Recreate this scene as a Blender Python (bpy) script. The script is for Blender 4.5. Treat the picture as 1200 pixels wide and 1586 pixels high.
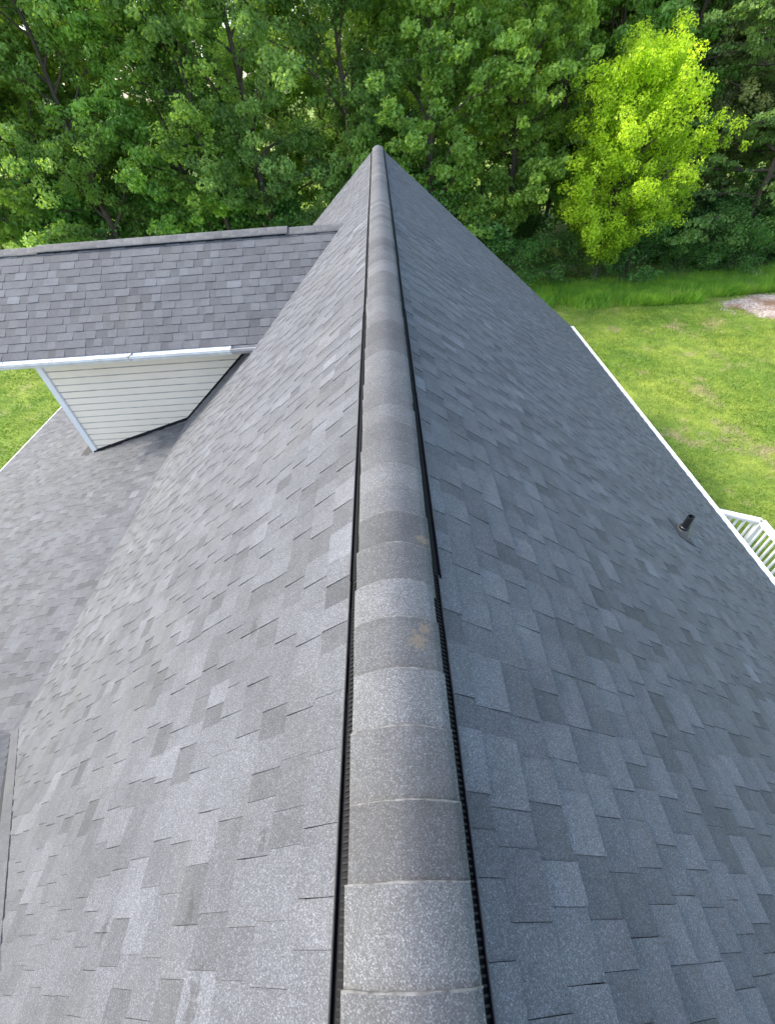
import bpy, math, random
import numpy as np
from mathutils import Matrix, Vector

for _o in list(bpy.data.objects):
    bpy.data.objects.remove(_o)
scene = bpy.context.scene
COL = scene.collection
R = math.radians

# ------------------------------------------------------------------ camera
RIDGE = 7.6                       # height of the roof apex above the lawn
CAM = Vector((0.03, 0.0, RIDGE + 1.12))
FWD = Vector((-0.02938036, 0.70064875, -0.7129012)).normalized()
RGT = Vector((0.99789002, -0.02075231, -0.06152108))
RGT = (RGT - FWD * RGT.dot(FWD)).normalized()
UPV = RGT.cross(FWD)
cam_data = bpy.data.cameras.new('camera')
cam = bpy.data.objects.new('camera', cam_data)
COL.objects.link(cam)
cam.matrix_world = Matrix(((RGT.x, UPV.x, -FWD.x, CAM.x), (RGT.y, UPV.y, -FWD.y, CAM.y),
                           (RGT.z, UPV.z, -FWD.z, CAM.z), (0, 0, 0, 1)))
cam_data.sensor_fit = 'HORIZONTAL'
cam_data.sensor_width = 36.0
cam_data.lens = 36.0 * 661.15 / 1200.0
cam_data.clip_start = 0.05
cam_data.clip_end = 2000
scene.camera = cam

# ------------------------------------------------------------------ sky, sun, exposure
SUN_EL = 41.0
SUN_VEC = Vector((-0.98, 0.17, 0)).normalized() * math.cos(R(SUN_EL)) + Vector((0, 0, math.sin(R(SUN_EL))))
world = bpy.data.worlds.new('World')
scene.world = world
world.use_nodes = True
wn = world.node_tree
sky = wn.nodes.new('ShaderNodeTexSky')
sky.sky_type = 'NISHITA'
sky.sun_disc = False
sky.sun_elevation = R(SUN_EL)
sky.sun_rotation = math.atan2(SUN_VEC.x, SUN_VEC.y)
sky.air_density = 1.0
sky.dust_density = 2.0
sky.ozone_density = 1.0
bg = wn.nodes['Background']
bg.inputs['Strength'].default_value = 0.15
hz = wn.nodes.new('ShaderNodeHueSaturation')       # thin bright haze: a paler blue all over
hz.inputs['Saturation'].default_value = 0.90
wn.links.new(sky.outputs[0], hz.inputs['Color'])
wn.links.new(hz.outputs[0], bg.inputs['Color'])
sun_data = bpy.data.lights.new('sun', 'SUN')
sun_data.energy = 1.5
sun_data.angle = R(11.0)
sun_data.color = (1.0, 0.91, 0.78)
sun = bpy.data.objects.new('sun', sun_data)
COL.objects.link(sun)
sun.rotation_euler = (-SUN_VEC).to_track_quat('-Z', 'Y').to_euler()
scene.view_settings.view_transform = 'Standard'
scene.view_settings.look = 'None'
scene.view_settings.gamma = 1.0
scene.view_settings.use_curve_mapping = False
scene.view_settings.exposure = 1.9

rng = np.random.default_rng(11)
random.seed(5)


# ------------------------------------------------------------------ helpers
def mesh_np(name, verts, faces, tone=None, smooth=False):
    """verts (N,3); faces (M,k) all of one size."""
    verts = np.asarray(verts, np.float32)
    faces = np.asarray(faces, np.int32)
    me = bpy.data.meshes.new(name)
    me.vertices.add(len(verts))
    me.vertices.foreach_set('co', verts.ravel())
    m, k = faces.shape
    me.loops.add(m * k)
    me.loops.foreach_set('vertex_index', faces.ravel())
    me.polygons.add(m)
    me.polygons.foreach_set('loop_start', np.arange(0, m * k, k, dtype=np.int32))
    me.polygons.foreach_set('loop_total', np.full(m, k, np.int32))
    me.polygons.foreach_set('use_smooth', np.full(m, bool(smooth)))
    if tone is not None:
        a = me.attributes.new('tone', 'FLOAT', 'FACE')
        a.data.foreach_set('value', np.asarray(tone, np.float32))
    me.update(calc_edges=True)
    return me


def mesh_py(name, verts, faces, smooth=False):
    me = bpy.data.meshes.new(name)
    me.from_pydata([tuple(v) for v in verts], [], faces)
    if smooth:
        for p in me.polygons:
            p.use_smooth = True
    me.update()
    return me


def obj(name, me, mat=None, parent=None, matrix=None):
    o = bpy.data.objects.new(name, me)
    COL.objects.link(o)
    if mat is not None and me is not None and not me.materials:
        me.materials.append(mat)
    if parent is not None:
        o.parent = parent
    if matrix is not None:
        o.matrix_local = matrix
    return o


def tag(o, label=None, cat=None, group=None, kind=None):
    if label: o['label'] = label
    if cat: o['category'] = cat
    if group: o['group'] = group
    if kind: o['kind'] = kind
    return o


def empty(name, loc=(0, 0, 0), rz=0.0):
    o = bpy.data.objects.new(name, None)
    COL.objects.link(o)
    o.location = loc
    o.rotation_euler = (0, 0, rz)
    o.empty_display_size = 0.3
    return o


class MB:
    def __init__(s):
        s.v, s.f = [], []

    def box(s, x0, x1, y0, y1, z0, z1):
        return s.prism([(x0, y0), (x1, y0), (x1, y1), (x0, y1)], z0, z1)

    def prism(s, poly, z0, z1):
        n, b = len(poly), len(s.v)
        s.v += [(x, y, z0) for x, y in poly] + [(x, y, z1) for x, y in poly]
        s.f.append(tuple(b + i for i in reversed(range(n))))
        s.f.append(tuple(b + n + i for i in range(n)))
        for i in range(n):
            j = (i + 1) % n
            s.f.append((b + i, b + j, b + n + j, b + n + i))
        return s

    def extrude(s, prof, origin, a, bvec, along, length):
        """closed 2-D profile in axes a,b at origin, swept by along*length."""
        n, k = len(prof), len(s.v)
        o, a, bvec, d = Vector(origin), Vector(a), Vector(bvec), Vector(along) * length
        for e in (Vector(), d):
            s.v += [tuple(o + a * p + bvec * q + e) for p, q in prof]
        s.f.append(tuple(k + i for i in reversed(range(n))))
        s.f.append(tuple(k + n + i for i in range(n)))
        for i in range(n):
            j = (i + 1) % n
            s.f.append((k + i, k + j, k + n + j, k + n + i))
        return s

    def hexa(s, p):
        b = len(s.v)
        s.v += [tuple(q) for q in p]
        for f in ((3, 2, 1, 0), (4, 5, 6, 7), (0, 1, 5, 4), (1, 2, 6, 5), (2, 3, 7, 6), (3, 0, 4, 7)):
            s.f.append(tuple(b + i for i in f))
        return s

    def tube(s, pts, rad, n=8, caps=True):
        b = len(s.v)
        pts = [Vector(p) for p in pts]
        up = Vector((0.31, 0.17, 0.93))
        for i, p in enumerate(pts):
            d = (pts[min(i + 1, len(pts) - 1)] - pts[max(i - 1, 0)]).normalized()
            u = d.cross(up if abs(d.dot(up)) < 0.98 else Vector((1, 0, 0))).normalized()
            w = d.cross(u)
            r = rad[i] if hasattr(rad, '__len__') else rad
            for k in range(n):
                a = 2 * math.pi * k / n
                s.v.append(tuple(p + (u * math.cos(a) + w * math.sin(a)) * r))
        for i in range(len(pts) - 1):
            for k in range(n):
                q, q2 = b + i * n, b + (i + 1) * n
                s.f.append((q + k, q + (k + 1) % n, q2 + (k + 1) % n, q2 + k))
        if caps:
            s.f.append(tuple(b + k for k in reversed(range(n))))
            s.f.append(tuple(b + (len(pts) - 1) * n + k for k in range(n)))
        return s

    def mesh(s, name, smooth=False):
        return mesh_py(name, s.v, s.f, smooth)

    def build(s, name, mat, parent=None, smooth=False):
        return obj(name, s.mesh(name, smooth), mat, parent)


# ------------------------------------------------------------------ materials
class NT:
    def __init__(s, name):
        s.m = bpy.data.materials.new(name)
        s.m.use_nodes = True
        s.t = s.m.node_tree
        s.b = s.t.nodes['Principled BSDF']
        s.out = s.t.nodes['Material Output']

    def n(s, typ, **kw):
        nd = s.t.nodes.new(typ)
        for k, v in kw.items():
            setattr(nd, k, v)
        return nd

    def l(s, a, b):
        s.t.links.new(a, b)

    def pos(s):
        return s.n('ShaderNodeNewGeometry').outputs['Position']

    def noise(s, vec, scale, detail=3.0, rough=0.55):
        nd = s.n('ShaderNodeTexNoise')
        nd.inputs['Scale'].default_value = scale
        nd.inputs['Detail'].default_value = detail
        nd.inputs['Roughness'].default_value = rough
        s.l(vec, nd.inputs['Vector'])
        return nd.outputs['Fac']

    def ramp(s, fac, stops):
        nd = s.n('ShaderNodeValToRGB')
        e = nd.color_ramp.elements
        e[0].position, e[0].color = stops[0][0], (*stops[0][1], 1)
        e[1].position, e[1].color = stops[-1][0], (*stops[-1][1], 1)
        for p, c in stops[1:-1]:
            q = e.new(p)
            q.color = (*c, 1)
        s.l(fac, nd.inputs['Fac'])
        return nd.outputs['Color']

    def math(s, op, a, b=None, clamp=False):
        nd = s.n('ShaderNodeMath', operation=op)
        nd.use_clamp = clamp
        for i, v in enumerate((a, b)):
            if v is None: continue
            if isinstance(v, (int, float)): nd.inputs[i].default_value = v
            else: s.l(v, nd.inputs[i])
        return nd.outputs[0]

    def mix(s, fac, a, b, blend='MIX'):
        nd = s.n('ShaderNodeMix', data_type='RGBA', blend_type=blend)
        for k, v in ((0, fac), (6, a), (7, b)):
            if isinstance(v, (int, float)): nd.inputs[k].default_value = v
            elif isinstance(v, tuple): nd.inputs[k].default_value = (*v, 1)
            else: s.l(v, nd.inputs[k])
        return nd.outputs[2]

    def maprange(s, v, a, b, c, d):
        nd = s.n('ShaderNodeMapRange')
        nd.inputs[1].default_value, nd.inputs[2].default_value = a, b
        nd.inputs[3].default_value, nd.inputs[4].default_value = c, d
        s.l(v, nd.inputs[0])
        return nd.outputs[0]

    def bump(s, h, strength, dist):
        nd = s.n('ShaderNodeBump')
        nd.inputs['Strength'].default_value = strength
        nd.inputs['Distance'].default_value = dist
        s.l(h, nd.inputs['Height'])
        s.l(nd.outputs[0], s.b.inputs['Normal'])


def plain(name, col, rough=0.5, var=0.12, scale=6.0, spec=0.5):
    m = NT(name)
    p = m.pos()
    nz = m.noise(p, scale, 4)
    c = m.mix(m.maprange(nz, 0.3, 0.7, 0, 1), tuple(x * (1 - var) for x in col), tuple(min(1, x * (1 + var)) for x in col))
    m.l(c, m.b.inputs['Base Color'])
    m.b.inputs['Roughness'].default_value = rough
    m.b.inputs['Specular IOR Level'].default_value = spec
    return m.m


STAINS = [  # tan lichen spots on the cap shingles: x, y, radius
    (0.105, 1.00, 0.045), (0.060, 0.60, 0.055), (0.085, 0.64, 0.035)]
SCUFFS = [(-0.63, 0.95, 0.09), (-0.40, 0.19, 0.06), (-0.64, 0.055, 0.07), (-1.07, 0.03, 0.07), (-0.55, -0.12, 0.10)]


def shingle_material(name, per_object, base=(0.090, 0.0955, 0.105), stains=False):
    m = NT(name)
    p = m.pos()
    if per_object:
        oi = m.n('ShaderNodeObjectInfo')
        sep = m.n('ShaderNodeSeparateColor')
        m.l(oi.outputs['Color'], sep.inputs[0])
        tone = sep.outputs[0]
    else:
        tone = m.n('ShaderNodeAttribute', attribute_name='tone').outputs['Fac']
    # granules: coarse and fine flecks
    v1 = m.n('ShaderNodeTexVoronoi')
    v1.inputs['Scale'].default_value = 380
    m.l(p, v1.inputs['Vector'])
    v2 = m.n('ShaderNodeTexVoronoi')
    v2.inputs['Scale'].default_value = 820
    m.l(p, v2.inputs['Vector'])
    s1 = m.n('ShaderNodeSeparateColor'); m.l(v1.outputs['Color'], s1.inputs[0])
    s2 = m.n('ShaderNodeSeparateColor'); m.l(v2.outputs['Color'], s2.inputs[0])
    g = m.math('MULTIPLY', m.math('ADD', s1.outputs[0], s2.outputs[1]), 0.5)
    gr = m.ramp(g, [(0.0, (0.5,) * 3), (0.45, (0.82,) * 3), (0.70, (1.15,) * 3), (0.86, (2.05,) * 3), (1.0, (2.8,) * 3)])
    big = m.maprange(m.noise(p, 2.1, 4), 0.3, 0.7, 0.86, 1.14)
    mid = m.maprange(m.noise(p, 17, 3), 0.3, 0.7, 0.92, 1.08)
    k = m.math('MULTIPLY', m.math('MULTIPLY', big, mid), tone)
    c = m.mix(1.0, gr, base, 'MULTIPLY')
    sc = m.n('ShaderNodeVectorMath', operation='SCALE')
    m.l(c, sc.inputs[0]); m.l(k, sc.inputs['Scale'])
    col = sc.outputs[0]
    # a little warm dust in patches
    dust = m.maprange(m.noise(p, 0.9, 5, 0.65), 0.52, 0.75, 0.0, 0.30)
    col = m.mix(dust, col, (0.12, 0.112, 0.095))
    def spot(lst, nscale, thr, colour, amount, stretch=(1, 1)):
        nonlocal col
        nz = m.noise(p, nscale, 5, 0.7)
        sx = m.n('ShaderNodeSeparateXYZ'); m.l(p, sx.inputs[0])
        tot = None
        for x, y, r in lst:
            dx = m.math('MULTIPLY', m.math('SUBTRACT', sx.outputs[0], x), stretch[0])
            dy = m.math('MULTIPLY', m.math('SUBTRACT', sx.outputs[1], y), stretch[1])
            d = m.math('SQRT', m.math('ADD', m.math('MULTIPLY', dx, dx), m.math('MULTIPLY', dy, dy)))
            w = m.maprange(d, r * 0.2, r, 1.0, 0.0)
            tot = w if tot is None else m.math('MAXIMUM', tot, w)
        msk = m.maprange(m.math('ADD', m.math('MULTIPLY', tot, 0.36), nz), thr - 0.06, thr + 0.08, 0.0, amount)
        msk = m.math('MULTIPLY', msk, m.math('GREATER_THAN', tot, 0.001))
        col = m.mix(msk, col, colour)
    if stains:
        spot(STAINS, 75, 0.76, (0.22, 0.165, 0.10), 0.45)
    elif name == 'shingle_single':
        spot(SCUFFS, 60, 0.77, (0.03, 0.0295, 0.029), 0.6, (2.2, 0.8))
    m.l(col, m.b.inputs['Base Color'])
    m.b.inputs['Roughness'].default_value = 0.82
    m.b.inputs['Specular IOR Level'].default_value = 0.45
    m.bump(g, 0.55, 0.0025)
    return m.m


M_SH1 = shingle_material('shingle_single', True)
M_SHF = shingle_material('shingle_field', False)
M_CAP = shingle_material('cap_shingle', True, (0.092, 0.095, 0.099), stains=True)
M_EDGE = plain('worn_shingle_edge', (0.115, 0.114, 0.11), 0.9, 0.6, 45)
M_DECK = plain('roof_felt', (0.03, 0.03, 0.032), 0.9)
M_VENT = plain('black_vent_plastic', (0.006, 0.006, 0.007), 0.7, 0.2, 30, 0.2)
M_RIB = plain('vent_rib_plastic', (0.014, 0.014, 0.015), 0.7, 0.2, 40, 0.2)
M_LIP = plain('vent_lip_plastic', (0.035, 0.034, 0.034), 0.35, 0.3, 40)
M_WHITE = plain('white_aluminium', (0.74, 0.74, 0.72), 0.45, 0.14, 7)
M_GREYAL = plain('grey_aluminium', (0.42, 0.40, 0.39), 0.5, 0.15, 9)
M_SIDING = plain('cream_vinyl', (0.90, 0.80, 0.66), 0.5, 0.03, 1.5)
M_LAPSHADE = plain('lap_shade_vinyl', (0.50, 0.465, 0.40), 0.7, 0.3, 5)  # shade line under each siding lap, put into the colour
M_TRIM = plain('white_trim', (0.80, 0.81, 0.81), 0.45, 0.04, 2)
M_FLASH = plain('dark_flashing', (0.012, 0.012, 0.014), 0.9, 0.2, 20, 0.1)
M_PIPE = plain('black_pipe_rubber', (0.012, 0.014, 0.018), 0.38, 0.3, 30)
M_BOOT = plain('dull_lead', (0.07, 0.072, 0.078), 0.45, 0.3, 25)
M_RAIL = plain('white_vinyl_rail', (0.82, 0.82, 0.80), 0.4, 0.03, 3)
M_WOOD = plain('weathered_deck_wood', (0.22, 0.18, 0.14), 0.8, 0.3, 7)
M_GLASS = plain('window_glass', (0.03, 0.04, 0.05), 0.08, 0.1, 2)


def leaf_material(name, trans=0.45):
    m = NT(name)
    oi = m.n('ShaderNodeObjectInfo')
    tone = m.n('ShaderNodeAttribute', attribute_name='tone').outputs['Fac']
    sc = m.n('ShaderNodeVectorMath', operation='SCALE')
    m.l(oi.outputs['Color'], sc.inputs[0])
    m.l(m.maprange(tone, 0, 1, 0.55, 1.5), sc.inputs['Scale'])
    hsv = m.n('ShaderNodeHueSaturation')
    m.l(sc.outputs[0], hsv.inputs['Color'])
    m.l(m.maprange(tone, 0, 1, 0.52, 0.485), hsv.inputs['Hue'])
    col = hsv.outputs[0]
    m.l(col, m.b.inputs['Base Color'])
    m.b.inputs['Roughness'].default_value = 0.45
    m.b.inputs['Specular IOR Level'].default_value = 0.35
    tr = m.n('ShaderNodeBsdfTranslucent')
    y = m.mix(1.0, col, (1.25, 1.2, 0.55), 'MULTIPLY')
    m.l(y, tr.inputs['Color'])
    ms = m.n('ShaderNodeMixShader')
    ms.inputs[0].default_value = trans
    m.l(m.b.outputs[0], ms.inputs[1]); m.l(tr.outputs[0], ms.inputs[2])
    m.l(ms.outputs[0], m.out.inputs['Surface'])
    return m.m


M_LEAF = leaf_material('leaf', 0.5)


def bark_material():
    m = NT('bark')
    p = m.pos()
    mp = m.n('ShaderNodeMapping'); mp.inputs['Scale'].default_value = (9, 9, 1.6)
    m.l(p, mp.inputs['Vector'])
    nz = m.noise(mp.outputs[0], 2.0, 6, 0.7)
    oi = m.n('ShaderNodeObjectInfo')
    c = m.mix(m.maprange(nz, 0.3, 0.7, 0, 1), (0.5, 0.48, 0.45), (1.3, 1.25, 1.2))
    m.l(m.mix(1.0, oi.outputs['Color'], c, 'MULTIPLY'), m.b.inputs['Base Color'])
    m.b.inputs['Roughness'].default_value = 0.9
    m.bump(nz, 0.8, 0.03)
    return m.m


M_BARK = bark_material()


def grass_color(m):
    p = m.pos()
    a = m.maprange(m.noise(p, 0.33, 5, 0.6), 0.36, 0.64, 0, 1)
    c = m.mix(a, (0.165, 0.280, 0.028), (0.345, 0.420, 0.062))
    b = m.maprange(m.noise(p, 1.7, 5, 0.7), 0.35, 0.7, 0, 1)
    c = m.mix(m.math('MULTIPLY', b, 0.75), c, (0.085, 0.180, 0.018))
    return p, c


def ground_material():
    m = NT('lawn_ground')
    p, c = grass_color(m)
    dry = m.maprange(m.noise(p, 0.5, 6, 0.75), 0.54, 0.66, 0, 0.85)
    c = m.mix(dry, c, (0.42, 0.33, 0.19))
    fine = m.noise(p, 45, 4, 0.7)
    c = m.mix(1.0, c, m.mix(m.maprange(fine, 0.3, 0.7, 0, 1), (0.6, 0.6, 0.6), (1.25, 1.25, 1.2)), 'MULTIPLY')
    m.l(c, m.b.inputs['Base Color'])
    m.b.inputs['Roughness'].default_value = 0.95
    m.bump(fine, 0.8, 0.05)
    return m.m


def blade_material(name='grass_blade', gain=1.0, lush=None):
    m = NT(name)
    p, c = grass_color(m)
    if lush:
        c = m.mix(m.maprange(m.noise(p, 1.3, 4, .6), .35, .65, 0, 1), *lush)
    tone = m.n('ShaderNodeAttribute', attribute_name='tone').outputs['Fac']
    sc = m.n('ShaderNodeVectorMath', operation='SCALE')
    m.l(c, sc.inputs[0]); m.l(m.maprange(tone, 0, 1, 0.75 * gain, 1.45 * gain), sc.inputs['Scale'])
    dry = m.maprange(m.noise(p, 0.5, 6, 0.75), 0.54, 0.66, 0, 0.6)
    cc = m.mix(dry, sc.outputs[0], (0.40, 0.33, 0.17))
    m.l(cc, m.b.inputs['Base Color'])
    m.b.inputs['Roughness'].default_value = 0.6
    tr = m.n('ShaderNodeBsdfTranslucent'); m.l(sc.outputs[0], tr.inputs['Color'])
    ms = m.n('ShaderNodeMixShader'); ms.inputs[0].default_value = 0.4
    m.l(m.b.outputs[0], ms.inputs[1]); m.l(tr.outputs[0], ms.inputs[2])
    m.l(ms.outputs[0], m.out.inputs['Surface'])
    return m.m


M_GROUND = ground_material()
M_BLADE = blade_material()
M_LUSH = blade_material('lush_grass_blade', .9, ((0.10, 0.22, 0.018), (0.20, 0.31, 0.03)))
M_TALL = blade_material('tall_grass_blade', 1.2, ((0.11, 0.27, 0.022), (0.27, 0.44, 0.04)))

# ------------------------------------------------------------------ ground
def project(p):
    d = Vector(p) - CAM
    z = d.dot(FWD)
    if z < 0.05: return None
    return 600 + 661.15 * d.dot(RGT) / z, 793 - 661.15 * d.dot(UPV) / z, z


g = MB()
nx = 60
xs = np.concatenate([[-900, -300, -120], np.linspace(-60, 60, nx), [120, 300, 900]])
ys = np.concatenate([[-600, -150, -50], np.linspace(-20, 100, nx), [160, 350, 1200]])
gx, gy = np.meshgrid(xs, ys)
gz = 0.05 * np.sin(gx * 0.31 + 1) * np.sin(gy * 0.27) + 0.03 * np.sin(gx * 0.9) * np.cos(gy * 0.7 + 1)
nxx = len(xs)
vv = np.stack([gx, gy, gz], -1).reshape(-1, 3)
ii = np.arange(len(ys) - 1)[:, None] * nxx + np.arange(nxx - 1)[None]
ff = np.stack([ii, ii + 1, ii + nxx + 1, ii + nxx], -1).reshape(-1, 4)
tag(obj('ground', mesh_np('ground', vv, ff, smooth=True), M_GROUND), kind='structure')


def ground_z(x, y):
    return 0.05 * np.sin(x * 0.31 + 1) * np.sin(y * 0.27) + 0.03 * np.sin(x * 0.9) * np.cos(y * 0.7 + 1)


# ------------------------------------------------------------------ house
house = empty('house', (0, 0, 0))
tag(house, 'house with dark grey asphalt shingle roof, black ridge vent and cream sided dormer', 'house')
PITCH = R(39.5)
T = math.tan(PITCH)
Y0, Y1 = -4.0, 13.40          # main roof, near and far end
XE = 5.62                     # right eave
XB = -3.90                    # where the left slope flattens to the porch roof
ZB = -3.90 * T
XP = -9.07                    # porch eave
SP = (4.68 + ZB) / (XP - XB) * -1   # porch slope rise/run
ZP = ZB + (XP - XB) * SP
# dormer
DY, DZ = 8.25, -0.50          # dormer ridge
DE = 1.68                     # half depth to the eave
DZE = -1.66
DT = (DZ - DZE) / DE
DX0 = -6.45                   # dormer rake edge
# cross gable at the near left
WY, WZ, WT = -1.25, -0.42, 1.03
Z0 = RIDGE


def main_left(x):             # roof height left of the ridge
    return T * x if x > XB else ZB + (x - XB) * SP


def dormer_z(y):
    return DZ - DT * abs(y - DY)


def wing_z(y):
    return WZ - WT * abs(y - WY)


class Plane:
    """a roof slope: origin on its top line, u along the courses, v down the slope"""
    def __init__(s, o, u, v):
        s.o, s.u, s.v = Vector(o), Vector(u).normalized(), Vector(v).normalized()
        s.n = s.u.cross(s.v)
        if s.n.z < 0: s.n = -s.n

    def at(s, u, v, n=0.0):
        return s.o + s.u * u + s.v * v + s.n * n

    def slab(s, name, u0, u1, v0, v1, t, mat, parent):
        m = MB()
        m.hexa([s.at(u0, v0, -t), s.at(u1, v0, -t), s.at(u1, v1, -t), s.at(u0, v1, -t),
                s.at(u0, v0, -0.004), s.at(u1, v0, -0.004), s.at(u1, v1, -0.004), s.at(u0, v1, -0.004)])
        return m.build(name, mat, parent)


P_RIGHT = Plane((0, 0, Z0), (0, 1, 0), (1, 0, -T))
P_LEFT = Plane((0, 0, Z0), (0, 1, 0), (-1, 0, -T))
P_PORCH = Plane((XB, 0, Z0 + ZB), (0, 1, 0), (-1, 0, -SP))
P_DN = Plane((0, DY, Z0 + DZ), (1, 0, 0), (0, -1, -DT))
P_DF = Plane((0, DY, Z0 + DZ), (1, 0, 0), (0, 1, -DT))
P_WN = Plane((0, WY, Z0 + WZ), (1, 0, 0), (0, 1, -WT))
P_WF = Plane((0, WY, Z0 + WZ), (1, 0, 0), (0, -1, -WT))

# pieces: a wedge tab, unit wide (x) ; y down the slope from 0 to E+lap ; thick at the butt
EXPO, LAP = 0.143, 0.022


def tab_mesh(name, t, skew=0.0, bow=0.0):
    L = EXPO + LAP
    w = 0.5
    v = [(-w, 0, 0), (w, 0, 0), (w - skew, L, 0), (-w + skew, L + bow, 0),
         (-w, 0, 0.0008), (w, 0, 0.0008), (w - skew, L, t), (-w + skew, L + bow, t),
         (-w, L * .5, t * .55), (w, L * .5, t * .55)]
    f = [(4, 5, 9, 8), (8, 9, 6, 7), (2, 3, 7, 6), (0, 4, 8), (0, 8, 7, 3), (1, 9, 5), (1, 2, 6, 9)]
    return mesh_py(name, v, f)


TABS = [tab_mesh('shingle_proud', 0.0100, 0.0), tab_mesh('shingle_proud_b', 0.0092, 0.012, 0.002),
        tab_mesh('shingle_low', 0.0050, 0.0), tab_mesh('shingle_low_b', 0.0055, 0.0, -0.0015)]
for t_ in TABS:
    t_.materials.append(M_SH1)
TABV = [np.array([v.co[:] for v in t_.vertices]) for t_ in TABS]


def tone_pick(high):
    r = random.random()
    if high:
        base = random.gauss(1.05, 0.08)
        if r < 0.08: base *= 0.84
    else:
        base = random.gauss(0.93, 0.08)
        if r < 0.20: base *= 0.80
    if r > 0.94: base *= 1.18
    return max(0.5, base)


ALL_PIECES = []     # (area, plane, parent, mesh index, u, v, width, tone)


def lay(plane, parent, u0, u1, vtot, vtop, keep=None, single=None, quota=300, wmin=0.08, wmax=0.175):
    """courses counted up from the eave; each course split into random tabs"""
    pieces = []
    k = 0
    while True:
        vb = vtot - k * EXPO
        if vb < vtop + 0.03: break
        ys_ = min(1.0, (vb - vtop + 0.045) / (EXPO + LAP))
        wob = 0.0
        u = u0 - random.random() * 0.2
        high = random.random() < 0.5
        while u < u1:
            w = random.uniform(wmin, wmax) if high else random.uniform(wmin * 0.8, wmax * 0.8)
            a, b = max(u, u0), min(u + w, u1)
            if b - a > 0.03:
                uc = (a + b) / 2
                c = plane.at(uc, vb - EXPO / 2)
                if keep is None or keep(c):
                    mi = (0 if random.random() < .6 else 1) if high else (2 if random.random() < .6 else 3)
                    pr = project(c)
                    area = 0.0
                    if pr and -40 < pr[0] < 1240 and -10 < pr[1] < 1626:
                        view = (CAM - c)
                        area = (b - a) * EXPO * max(0.0, view.normalized().dot(plane.n)) / view.length_squared
                    pieces.append((area, mi, uc, vb + random.gauss(0, 0.0012), b - a - random.uniform(0.0004, 0.0018), tone_pick(high), ys_))
            u += w
            high = not high if random.random() < 0.86 else high
        k += 1
    pieces.sort(key=lambda q: -q[0])
    nsingle = min(quota, sum(1 for q in pieces if q[0] > 0))
    base = Matrix((( plane.u.x, plane.v.x, plane.n.x, 0), (plane.u.y, plane.v.y, plane.n.y, 0),
                   (plane.u.z, plane.v.z, plane.n.z, 0), (0, 0, 0, 1)))
    if plane.u.cross(plane.v).dot(plane.n) < 0:
        flip = -1.0
    else:
        flip = 1.0
    for q in pieces[:nsingle]:
        _, mi, uc, vb, w, tn, ys_ = q
        o = bpy.data.objects.new('shingle', TABS[mi])
        COL.objects.link(o)
        o.parent = parent
        p = plane.at(uc, vb - (EXPO + LAP) * ys_)
        mat = Matrix.Translation(p) @ base @ Matrix.Diagonal((w, ys_, 1, 1))
        if flip < 0:   # keep a right-handed frame
            mat = Matrix.Translation(p) @ Matrix(((-plane.u.x, plane.v.x, plane.n.x, 0), (-plane.u.y, plane.v.y, plane.n.y, 0),
                                                  (-plane.u.z, plane.v.z, plane.n.z, 0), (0, 0, 0, 1))) @ Matrix.Diagonal((w, ys_, 1, 1))
        o.matrix_local = mat
        o.color = (tn, tn, tn, 1)
    rest = pieces[nsingle:]
    if rest:
        V, F, Tn = [], [], []
        U = np.array(plane.u); VV = np.array(plane.v); N = np.array(plane.n); O = np.array(plane.o)
        quads = np.array([(4, 5, 9, 8), (8, 9, 6, 7), (2, 3, 7, 6), (0, 8, 7, 3), (1, 2, 6, 9)])
        quads2 = quads if flip > 0 else quads[:, ::-1]
        for i, (_, mi, uc, vb, w, tn, ys_) in enumerate(rest):
            l = TABV[mi]
            V.append(O + U * (uc + l[:, :1] * w) + VV * (vb - (EXPO + LAP) * ys_ + l[:, 1:2] * ys_) + N * l[:, 2:])
            F.append(quads2 + i * 10)
            Tn += [tn] * 5
        me = mesh_np('shingle_courses', np.concatenate(V), np.concatenate(F), Tn)
        tag(obj('shingle_courses', me, M_SHF, parent), kind='stuff')
    return nsingle


def flag_main(c):            # main slope pieces not buried under the dormer or the cross gable
    x, y, z = c.x, c.y, c.z - Z0
    if DX0 < x and abs(y - DY) < DE and z < dormer_z(y) - 0.14 and y > DY - 1.2 - 0.02: return False
    if abs(y - WY) < 6 and z < wing_z(y) - 0.14: return False
    return True


# right slope
rs = P_RIGHT.slab('roof_slope', Y0, Y1, 0.12, XE / math.cos(PITCH) - 0.01, 0.05, M_DECK, house)
tag(rs, 'roof slope falling to the lawn with the deck below')
lay(P_RIGHT, rs, Y0, Y1, XE / math.cos(PITCH), 0.13, quota=300)
# left slope
ls = P_LEFT.slab('roof_slope', Y0, Y1, 0.12, -XB / math.cos(PITCH), 0.05, M_DECK, house)
tag(ls, 'roof slope running into the dormer and the porch roof')
lay(P_LEFT, ls, Y0, Y1, -XB / math.cos(PITCH), 0.13, keep=flag_main, quota=300)
# porch roof
PL = math.hypot(XP - XB, (XP - XB) * SP)
ps = P_PORCH.slab('porch_roof', Y0, Y1, 0.02, PL - 0.01, 0.05, M_DECK, house)
lay(P_PORCH, ps, Y0, Y1, PL, 0.05, keep=flag_main, quota=120)

# dormer roof
DL = math.hypot(DE, DE * DT)
dr = P_DN.slab('dormer_roof', DX0 + 0.03, -1.9, 0.02, DL - 0.01, 0.04, M_DECK, house)


def keep_d(c):
    return (c.z - Z0) > main_left(c.x) - 0.14


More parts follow.
